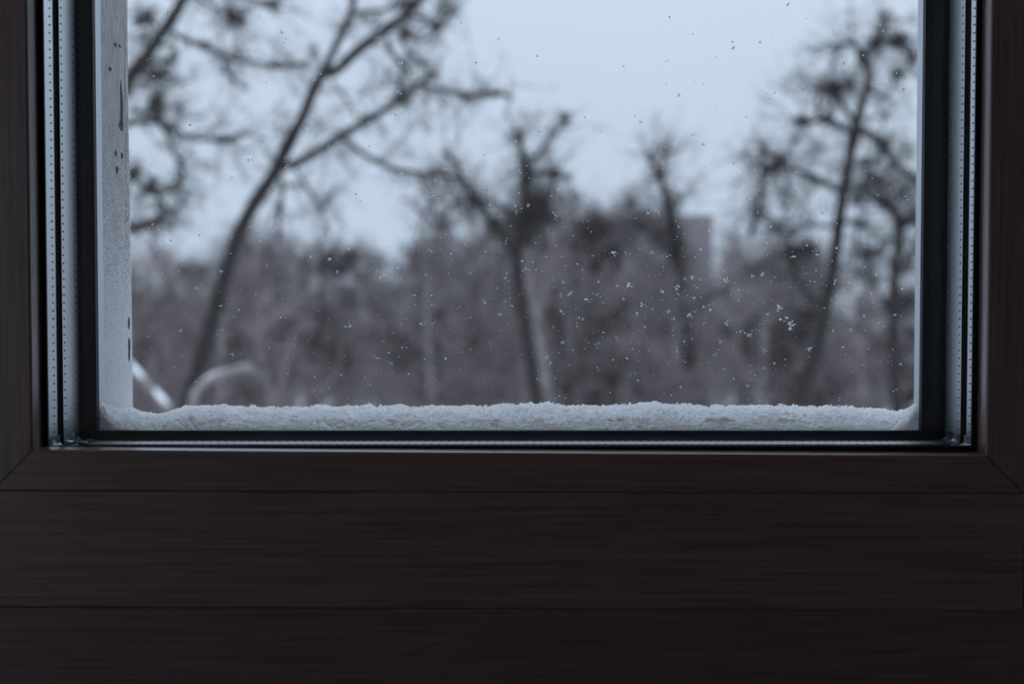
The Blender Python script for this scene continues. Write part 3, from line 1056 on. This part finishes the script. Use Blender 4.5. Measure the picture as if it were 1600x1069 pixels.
# the leaning tree
Y1 = 9.0
hero('leaning_tree', 'tall dark bare tree leaning over with a forked trunk and a long side branch',
     ([(288, 640), (306, 590), (325, 525), (345, 455), (366, 385), (393, 325), (424, 278), (447, 232), (474, 180), (492, 135), (510, 108)], 27, 15, Y1, Y1 + 0.3),
     [([(508, 112), (520, 80), (540, 40), (551, 10), (552, -30), (560, -90)], 13, 9, Y1 + 0.3, Y1 + 0.1),
      ([(505, 114), (525, 110), (560, 78), (600, 48), (636, 20), (662, -8), (700, -50), (730, -110)], 17, 11, Y1 + 0.3, Y1 + 0.6),
      ([(424, 280), (442, 262), (470, 252), (505, 230), (535, 212), (575, 186), (612, 166), (630, 148), (655, 130), (672, 118)], 15, 8, Y1 + 0.2, Y1 - 0.5),
      ([(533, 214), (560, 235), (600, 258), (650, 270), (690, 274), (716, 280)], 9, 6, Y1 - 0.1, Y1 - 0.8),
      ([(545, 22), (575, 18), (610, 14), (640, 0)], 7, 5, Y1 + 0.1, Y1),
      ([(600, 48), (612, 80), (628, 105), (625, 140), (622, 155)], 7, 6, Y1 + 0.5, Y1 + 0.2),
      ([(628, 40), (632, 70), (660, 100), (676, 120)], 6, 4, Y1 + 0.5, Y1 + 0.3),
      ([(660, 132), (690, 140), (730, 150), (765, 146), (800, 150)], 6, 6, Y1 - 0.4, Y1 - 0.9),
      ([(640, 25), (668, 30), (690, 38), (712, 10)], 6, 4, Y1 + 0.6, Y1 + 0.9),
      ([(640, 60), (665, 62), (684, 48), (700, 20)], 5, 4, Y1 + 0.6, Y1 + 1.0),
      ([(436, 275), (442, 300), (436, 330), (437, 380)], 7, 5, Y1 + 0.3, Y1 + 0.7),
      ([(460, 262), (485, 300), (505, 335), (515, 370)], 6, 4, Y1 + 0.3, Y1 + 0.8),
      ([(520, 130), (545, 160), (556, 185)], 5, 3, Y1 + 0.3, Y1 + 0.8),
      ([(655, 275), (668, 305), (683, 340)], 5, 4, Y1 - 0.5, Y1 - 0.2)],
     [(626, 156, Y1, 14, 60, 0.8), (573, 187, Y1 - 0.2, 10, 40, 0.7), (632, 52, Y1 + .4, 14, 40), (682, 40, Y1 + .8, 11, 50), (640, 8, Y1 + .6, 20, 60, 0.6),
      (488, 85, Y1 + .5, 11, 26, 1.6), (730, 153, Y1 - .7, 11, 30, 0.6), (772, 146, Y1 - .8, 11, 26, 0.5), (676, 118, Y1 - .5, 8, 30), (533, 213, Y1 - .1, 8, 30),
      (632, 105, Y1 + .4, 12, 26, 1.4), (664, 190, Y1, 12, 20, 1.5), (700, 10, Y1 + .8, 20, 40), (436, 330, Y1 + .5, 9, 26, 2.0)],
     D, MD, 101, dict(n1=180, l1=0.45, r1=0.0085, n2=800, l2=0.30, r2=0.0050, n3=900, lo=0.2))

# tree beside the post
Y0 = 8.0
hero('spreading_tree', 'dark bare tree rising behind the white post with drooping branches',
     ([(128, 640), (132, 560), (138, 470), (150, 360), (165, 250), (186, 160), (206, 118), (240, 72), (268, 30), (290, -10), (310, -60)], 26, 14, Y0, Y0 + 0.5),
     [([(160, 260), (180, 205), (205, 192), (240, 190), (270, 202), (305, 216), (345, 218), (392, 206)], 12, 6, Y0 + 0.2, Y0 - 0.4),
      ([(270, 52), (300, 66), (330, 76), (352, 90), (385, 96), (430, 103), (480, 100)], 8, 6, Y0 + 0.4, Y0 + 0.8),
      ([(150, 350), (185, 330), (205, 268), (215, 285), (240, 300), (258, 322), (285, 338)], 10, 6, Y0 + 0.1, Y0 + 0.6),
      ([(142, 450), (175, 380), (208, 356), (235, 350), (255, 344)], 9, 8, Y0, Y0 + 0.3),
      ([(205, 120), (225, 113), (248, 117), (275, 118)], 6, 4, Y0 + 0.3, Y0),
      ([(205, 170), (232, 176), (245, 160), (252, 140)], 6, 5, Y0 + 0.2, Y0),
      ([(290, -15), (330, 8), (362, 25), (372, 40)], 6, 5, Y0 + 0.5, Y0 + 0.9),
      ([(300, -30), (360, -10), (410, 4), (440, 14)], 6, 5, Y0 + 0.5, Y0 + 1.1),
      ([(268, 60), (275, 85), (262, 100)], 5, 4, Y0 + 0.4, Y0 + 0.2),
      ([(350, 90), (352, 110), (365, 125), (385, 140)], 5, 4, Y0 + 0.6, Y0 + 0.8),
      ([(255, 200), (270, 235), (285, 265), (280, 300)], 5, 4, Y0, Y0 + 0.3)],
     [(244, 116, Y0 + .1, 13, 70, 0.45), (243, 165, Y0 + .1, 12, 70, 1.8), (366, 28, Y0 + .8, 15, 80, 0.8), (225, 25, Y0 + .5, 24, 60), (222, 350, Y0 + .2, 16, 50, 0.5),
      (350, 218, Y0 - .3, 10, 26, 0.6), (432, 100, Y0 + .7, 10, 26, 0.6), (320, 72, Y0 + .5, 12, 26, 0.5), (230, 60, Y0 + .3, 26, 40), (238, 290, Y0 + .3, 13, 40, 1.5),
      (425, 8, Y0 + 1, 12, 30, 0.5), (283, 172, Y0, 16, 26), (215, 270, Y0 + .2, 10, 40, 1.6)],
     D, MD, 102, dict(n1=190, l1=0.42, r1=0.0080, n2=800, l2=0.28, r2=0.0048, n3=850, lo=0.2))

# snow laden limb low by the post
rng = np.random.default_rng(55)
YL = 7.0
lim = empty('snowy_branch', tuple(P(240, 600, YL)))
tag(lim, 'fallen branch with a thick cap of snow, lying below the leaning tree', 'branch')
for pts, w0, w1, ya, yb, sn in (([(150, 520), (190, 555), (215, 585), (240, 612), (262, 638), (300, 690)], 16, 20, YL, YL - 0.3, 1.0),
                            ([(302, 670), (302, 622), (320, 599), (350, 584), (385, 576), (403, 584), (415, 596)], 15, 11, YL - 0.2, YL + 0.4, 0.55)):
    p, r = limb(pts, w0, w1, ya, yb, rng, 30)
    V, Fc = polytube(p, r * 0.8, 8)
    b_o = mesh_obj('branch', V, Fc, M['bark_rime'], lim, True)
    sp = p + np.array([-0.25, -0.1, 0.75]) * r[:, None]
    sr = r * sn * (0.34 + 0.22 * np.sin(np.linspace(0, 19, len(r)))) * np.minimum(1, np.minimum(np.arange(len(r)), np.arange(len(r))[::-1]) * 0.4 + 0.15)
    V, Fc = polytube(sp, sr, 8)
    s_o = mesh_obj('snow_cap', V, Fc, M['ground_snow'], None, True)
    s_o.parent = b_o
# its far end reaches down to the ground
p, r = limb([(300, 690), (330, 780), (350, 1000)], 20, 24, YL - 0.3, YL - 0.3, rng, 14)
p[-1, 2] = GROUND - 0.05
p = resample(p[[0, 4, 8, 13]], 14)
V, Fc = polytube(p, r, 8)
mesh_obj('branch', V, Fc, M['bark_mid'], lim, True)

# centre tree
Y4 = 16.0
hero('crooked_tree', 'crooked dark bare tree with a bent top and a long branch reaching sideways',
     ([(842, 640), (833, 590), (824, 530), (812, 460), (808, 400), (818, 345), (821, 300), (823, 268), (815, 240), (812, 205)], 24, 9, Y4, Y4 + 0.4),
     [([(808, 415), (795, 385), (772, 348), (748, 318), (724, 285), (712, 255), (690, 235)], 12, 7, Y4, Y4 - 1.0),
      ([(822, 272), (845, 272), (866, 270), (890, 278)], 11, 7, Y4 + 0.3, Y4),
      ([(824, 262), (840, 245), (858, 218), (878, 196), (890, 178)], 9, 6, Y4 + 0.3, Y4 + 0.8),
      ([(808, 330), (780, 318), (740, 310), (705, 322)], 6, 4, Y4 + 0.3, Y4 + 0.9),
      ([(815, 350), (845, 330), (862, 300), (866, 272)], 8, 6, Y4 + 0.2, Y4),
      ([(815, 380), (840, 358), (852, 335)], 9, 6, Y4 + 0.2, Y4 - .4),
      ([(745, 315), (720, 312), (702, 322)], 6, 5, Y4 - .6, Y4 - .2)],
     [(866, 270, Y4, 11, 60, 0.7), (822, 274, Y4 + .2, 11, 50), (852, 334, Y4, 14, 50), (818, 345, Y4, 12, 40, 1.5), (720, 280, Y4 - .9, 10, 40), (745, 315, Y4 - .6, 11, 40),
      (775, 352, Y4 - .3, 12, 40, 1.3), (808, 205, Y4 + .4, 13, 20, 2.0), (885, 185, Y4 + .7, 10, 24), (822, 245, Y4 + .3, 16, 26, 0.8)],
     D, MD, 104, dict(n1=100, l1=0.85, r1=0.013, n2=400, l2=0.5, r2=0.0085, n3=900, lo=0.05))

hero('pale_tree', 'pale slim tree with snow plastered bark beside the crooked tree',
     ([(857, 640), (852, 590), (845, 540), (838, 490), (828, 445), (822, 400)], 17, 8, 18.0, 18.2),
     [([(838, 490), (850, 450), (868, 420)], 5, 3, 18.1, 18.5), ([(832, 460), (818, 430), (800, 410)], 5, 3, 18.1, 18.5)], [],
     M['bark_rime'], M['bark_rime'], 114, dict(n1=30, l1=0.7, r1=0.012, n2=90, l2=0.4, r2=0.007, n3=60, lo=0.3))

# straight tree before the tower
Y5 = 20.0
hero('slender_tree', 'slender bare tree with a twiggy tip standing in front of the tower block',
     ([(1088, 640), (1082, 590), (1076, 530), (1068, 470), (1060, 410), (1052, 360), (1044, 320), (1034, 285), (1025, 262), (1012, 238)], 26, 6, Y5, Y5 + 0.5),
     [([(1030, 275), (1040, 250), (1046, 225)], 5, 3, Y5 + .4, Y5 + .8), ([(1060, 420), (1040, 390), (1010, 365), (985, 340)], 8, 4, Y5, Y5 - .8),
      ([(1072, 500), (1100, 470), (1130, 450)], 8, 4, Y5, Y5 - .8), ([(1048, 340), (1060, 320), (1064, 305)], 7, 4, Y5, Y5 - .5)],
     [(1030, 275, Y5 + .4, 10, 36, 1.4), (1046, 345, Y5, 14, 36, 1.6), (1056, 385, Y5, 12, 30, 1.4)],
     D, MD, 105, dict(n1=110, l1=0.9, r1=0.014, n2=420, l2=0.5, r2=0.008, n3=400, lo=0.05))

# right tree
Y6 = 13.0
hero('forked_tree', 'dark bare tree with a kinked top and many wide spreading branches',
     ([(1243, 642), (1256, 600), (1276, 545), (1290, 480), (1302, 420), (1310, 355), (1318, 300), (1327, 250), (1335, 205), (1346, 165), (1357, 125), (1352, 95), (1343, 75)], 25, 9, Y6, Y6 + 0.4),
     [([(1318, 300), (1298, 292), (1272, 277), (1240, 265), (1214, 258), (1196, 270), (1186, 320), (1172, 370)], 9, 6, Y6 + .2, Y6 - .8),
      ([(1333, 208), (1312, 198), (1290, 188), (1268, 190), (1240, 188)], 9, 7, Y6 + .3, Y6 - .3),
      ([(1336, 192), (1320, 170), (1310, 148), (1298, 135), (1275, 132)], 9, 7, Y6 + .3, Y6 + .7),
      ([(1278, 182), (1277, 158), (1282, 135)], 7, 5, Y6, Y6 + .2),
      ([(1338, 202), (1368, 215), (1385, 236), (1402, 258), (1425, 275), (1460, 300)], 12, 9, Y6 + .3, Y6 - .5),
      ([(1343, 76), (1325, 70), (1302, 70)], 7, 5, Y6 + .4, Y6 + .6),
      ([(1350, 80), (1368, 66), (1378, 42), (1382, 20)], 9, 5, Y6 + .4, Y6 + .2),
      ([(1366, 66), (1395, 62), (1412, 75), (1424, 105)], 8, 6, Y6 + .4, Y6 - .1),
      ([(1306, 350), (1330, 346), (1348, 352)], 7, 5, Y6 + .2, Y6 - .2),
      ([(1290, 478), (1262, 460), (1243, 430), (1240, 395)], 10, 6, Y6 + .1, Y6 + .7),
      ([(1305, 355), (1270, 352), (1230, 362), (1212, 358)], 6, 5, Y6 + .1, Y6 - .6),
      ([(1276, 545), (1250, 600), (1228, 560), (1215, 500)], 7, 5, Y6, Y6 + .6),
      ([(1240, 266), (1215, 240), (1190, 250), (1150, 290)], 4, 3, Y6 - .4, Y6 - 1.0),
      ([(1355, 140), (1385, 150), (1400, 115), (1408, 118)], 4, 4, Y6 + .4, Y6)],
     [(1369, 67, Y6 + .4, 13, 60), (1405, 62, Y6 + .1, 17, 70, 0.8), (1302, 137, Y6 + .6, 17, 80, 0.9), (1253, 188, Y6 - .2, 14, 60, 0.5), (1292, 190, Y6, 11, 40, 0.5),
      (1216, 258, Y6 - .5, 12, 40), (1196, 268, Y6 - .6, 12, 36), (1270, 280, Y6, 9, 30), (1180, 330, Y6 - .7, 13, 40, 1.8), (1330, 132, Y6 + .3, 14, 40, 1.3),
      (1380, 35, Y6 + .3, 16, 40), (1400, 118, Y6, 11, 36, 0.7), (1425, 95, Y6, 10, 36, 1.8), (1240, 392, Y6 + .6, 16, 50, 0.8), (1264, 388, Y6 + .4, 14, 60), (1415, 235, Y6, 16, 40, 1.6),
      (1352, 255, Y6 + .2, 10, 30), (1230, 310, Y6, 13, 30, 1.4), (1350, 350, Y6, 9, 36, 0.6), (1215, 358, Y6 - .4, 12, 36, 0.6), (1385, 232, Y6 - .1, 12, 40)],
     D, MD, 106, dict(n1=220, l1=0.68, r1=0.0125, n2=1050, l2=0.45, r2=0.0072, n3=1200, lo=0.1))

# tree by the right jamb
Y7 = 17.0
hero('twisted_tree', 'thin bare tree with a bent head behind the kinked tree',
     ([(1402, 640), (1398, 560), (1396, 490), (1398, 430), (1404, 380), (1406, 348), (1392, 328), (1372, 315), (1350, 305)], 18, 8, Y7, Y7 + .4),
     [([(1406, 350), (1428, 346), (1465, 348)], 10, 7, Y7 + .2, Y7 - .5), ([(1398, 440), (1420, 400), (1445, 360)], 7, 5, Y7, Y7 + .8),
      ([(1396, 500), (1370, 450), (1355, 410), (1352, 380)], 7, 4, Y7, Y7 - .8), ([(1385, 325), (1375, 290), (1350, 270)], 5, 3, Y7, Y7 + .8),
      ([(1392, 328), (1410, 300), (1425, 290)], 5, 3, Y7, Y7 + .8)],
     [(1408, 347, Y7, 12, 60, 0.7), (1382, 318, Y7 + .3, 12, 50), (1345, 300, Y7 + .4, 20, 60), (1370, 280, Y7 + .6, 20, 50), (1415, 410, Y7, 18, 40), (1345, 395, Y7 - .5, 18, 40)],
     D, MD, 107, dict(n1=150, l1=0.8, r1=0.014, n2=700, l2=0.5, r2=0.0085, n3=700, lo=0.05))


# ------------------------------------------------------------------ the thicket: trees of a few builds, copied
def build_tree(seed, spread, dens, bark):
    """unit tree 10 m tall: trunk mesh and crown mesh"""
    rng = np.random.default_rng(seed)
    lean = rng.normal(0, 0.5, 2)
    tp = resample([(0, 0, 0), (lean[0] * .3 + rng.normal(0, .1), rng.normal(0, .15), 2.5), (lean[0] * .6, lean[1] * .4, 5), (lean[0] + rng.normal(0, .2), lean[1], 7.5), (lean[0] * 1.2, lean[1], 9.6)], 22)
    tr = np.linspace(0.19, 0.03, 22)
    V, Fc = polytube(tp, tr, 7)
    me_t = mesh_obj('trunk', V, Fc, M[bark], None, True)
    nb = 16
    u = rng.uniform(5, 21, nb).astype(int)
    az = rng.uniform(0, 6.28, nb)
    d = np.stack([np.cos(az) * spread, np.sin(az) * spread, rng.uniform(0.4, 1.1, nb)], 1)
    L = rng.uniform(1.2, 3.0, nb) * (1.15 - tp[u, 2] / 14)
    p1, q1 = grow(tp[u], d, L, rng.uniform(.05, .085, nb), rng, 0.6, 0.5, 7)
    parts = [tubes(p1, q1, 5)]
    n2 = int(170 * dens); b2, t2, _ = along(p1, n2, rng, .15)
    p2, q2 = grow(b2, t2 + rng.normal(0, .7, (n2, 3)), rng.uniform(.5, 1.4, n2), rng.uniform(.012, .022, n2), rng, .7, .3, 5)
    parts.append(tubes(p2, q2, 4))
    n3 = int(900 * dens); b3, t3, _ = along(p2, n3, rng, .1)
    p3, q3 = grow(b3, t3 + rng.normal(0, .7, (n3, 3)), rng.uniform(.3, .8, n3), rng.uniform(.007, .013, n3), rng, .7, .2, 4)
    parts.append(tubes(p3, q3, 3))
    if bark == 'bark_mid':      # dense dark knots of twigs in the crown
        for q in range(9):
            n4 = 60
            c0, _, _ = along(p1, 1, rng, .5)
            p4, q4 = grow(c0 + rng.normal(0, .16, (n4, 3)), rng.normal(0, 1, (n4, 3)), rng.uniform(.2, .5, n4), np.full(n4, .017), rng, .8, 0, 4)
            parts.append(tubes(p4, q4, 3))
    V, Q = join(parts)
    me_c = quads_obj('branches', V, Q, M[bark], None, True)
    a, b = me_t.data, me_c.data
    bpy.data.objects.remove(me_t); bpy.data.objects.remove(me_c)
    return a, b


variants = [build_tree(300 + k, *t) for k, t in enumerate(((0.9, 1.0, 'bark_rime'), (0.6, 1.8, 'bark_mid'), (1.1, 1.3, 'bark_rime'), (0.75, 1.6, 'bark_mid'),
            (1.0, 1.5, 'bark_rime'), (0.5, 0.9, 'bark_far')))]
# height of the tree tops over the picture, from the photograph
SK = [(150, 400), (205, 395), (250, 405), (300, 400), (350, 398), (400, 385), (450, 383), (500, 392), (540, 402), (572, 425), (600, 395), (640, 378), (680, 398), (715, 400), (745, 360), (800, 330),
      (850, 300), (890, 305), (930, 300), (960, 325), (1000, 330), (1040, 350), (1090, 400), (1125, 440), (1150, 400), (1190, 350), (1230, 380), (1260, 390), (1300, 430), (1350, 455), (1400, 420), (1450, 380)]
skx = np.array([s[0] for s in SK]); sky = np.array([s[1] for s in SK])
rng = np.random.default_rng(77)
n = 0
for k in range(96):
    px = 190 + (1440 - 190) * ((k * 0.61803) % 1.0) + rng.normal(0, 6)
    Y = 18 + 42 * rng.random()
    py = np.interp(px, skx, sky) + abs(rng.normal(0, 34)) - 12
    top = P(px, py, Y)
    h = (top[2] - GROUND) / 10.0
    v = variants[k % len(variants)]
    root = bpy.data.objects.new('bare_tree', None)
    root.empty_display_size = 0.2
    link(root)
    root.location = (float(top[0]), float(Y), GROUND - 0.05)
    sxy = h * rng.uniform(0.8, 1.25) + 0.15
    root.scale = (sxy, sxy, h)
    root.rotation_euler = (0, 0, rng.uniform(0, 6.28))
    kind = v[0].materials[0].name
    tag(root, *{'bark_mid': ('dark bare tree with knotted dense twigs crowding the thicket', 'tree', 'dark bare trees of the thicket'),
                'bark_rime': ('grey brown bare tree with wide loose twigs crowding the thicket', 'tree', 'grey brown bare trees of the thicket'),
                'bark_far': ('pale narrow bare tree standing among the trees of the thicket', 'tree', 'pale narrow trees of the thicket')}[kind])
    for nm, me in (('trunk', v[0]), ('branches', v[1])):
        c = bpy.data.objects.new(nm, me)
        link(c, root)
        if nm == 'branches':
            c['kind'] = 'stuff'

# undergrowth and far wood: upright stems and twigs nobody could count
def wood(name, label, n, ya, yb, top_off, top_var, r, mat, seed, xw=0.8, side=2, lowcut=0.0):
    rng = np.random.default_rng(seed)
    Y = rng.uniform(ya, yb, n)
    x = rng.uniform(-xw, xw, n) * Y
    px = 800 + x / Y * F
    py = np.interp(px, skx, sky) + top_off + np.abs(rng.normal(0, top_var, n))
    zt = CZ + Y * (-(py - 534.5) / F - math.tan(PITCH))
    L = np.maximum(zt - GROUND, 0.8)
    base = np.stack([x, Y, np.full(n, GROUND - 0.05)], 1)
    d = np.stack([rng.normal(0, .12, n), rng.normal(0, .12, n), np.ones(n)], 1)
    p, q = grow(base, d, L, r * rng.uniform(.6, 1.5, n) * (0.6 + L / 12), rng, 0.35, 0.5, 6, 0.35)
    parts = [tubes(p, q, 4)]
    m = n * side
    b2, t2, ti = along(p, m, rng, lowcut, 1.0)
    p2, q2 = grow(b2, t2 * .7 + rng.normal(0, .6, (m, 3)), rng.uniform(.1, .32, m) * L[ti] * .6, r * .55 * rng.uniform(.5, 1.2, m), rng, .6, .2, 4, .3)
    parts.append(tubes(p2, q2, 3))
    b3, t3, _ = along(p2, m * 2, rng, .1, 1.0)
    p3, q3 = grow(b3, t3 * .7 + rng.normal(0, .7, (m * 2, 3)), rng.uniform(.25, .9, m * 2), r * .35 * rng.uniform(.5, 1.2, m * 2), rng, .6, .1, 3, .3)
    parts.append(tubes(p3, q3, 3))
    V, Q = join(parts)
    o = quads_obj(name, V, Q, mat, None, True)
    tag(o, label, 'woodland', kind='stuff')
    return o


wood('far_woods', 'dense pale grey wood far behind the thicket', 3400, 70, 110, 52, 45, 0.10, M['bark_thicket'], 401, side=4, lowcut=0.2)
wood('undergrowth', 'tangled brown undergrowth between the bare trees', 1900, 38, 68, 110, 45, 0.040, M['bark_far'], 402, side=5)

# ------------------------------------------------------------------ buildings behind the trees
YT = 240.0
a = P(1060, 336, YT); b = P(1114, 336, YT)
tw = empty('tower_block', (float(a[0] + b[0]) / 2, YT + 8, GROUND))
tag(tw, 'pale grey flat topped tower block rising above the far wood', 'building')
ztop = float(a[2])
box('wall', a[0], b[0], YT, YT + 16, GROUND, ztop - 1.2, M['concrete'], tw)
box('roof', a[0] - 0.15, b[0] + 0.15, YT - 0.15, YT + 16.15, ztop - 1.2, ztop, M['concrete'], tw)
fl = 3.0

nfl = int((ztop - 2 - GROUND) / fl)
for f in range(nfl):
    z = GROUND + 1 + f * fl
    for c in range(3):
        x = float(a[0]) + 0.9 + c * (float(b[0] - a[0]) - 1.8 - 1.2) / 2
        box('window', x, x + 1.2, YT - 0.05, YT + 0.1, z, z + 1.2, M['tower_glass'], tw)


YH = 66.0
a = P(585, 486, YH); b = P(815, 486, YH)
hs = empty('low_building', (float(a[0] + b[0]) / 2, YH + 3, GROUND))
tag(hs, 'long low grey building with a flat roof half hidden by the thicket', 'building')
box('wall', a[0], b[0], YH, YH + 6, GROUND, a[2] - 0.3, M['timber'], hs)
box('roof', a[0] - 0.3, b[0] + 0.3, YH - 0.3, YH + 6.3, a[2] - 0.3, a[2], M['timber_roof'], hs)
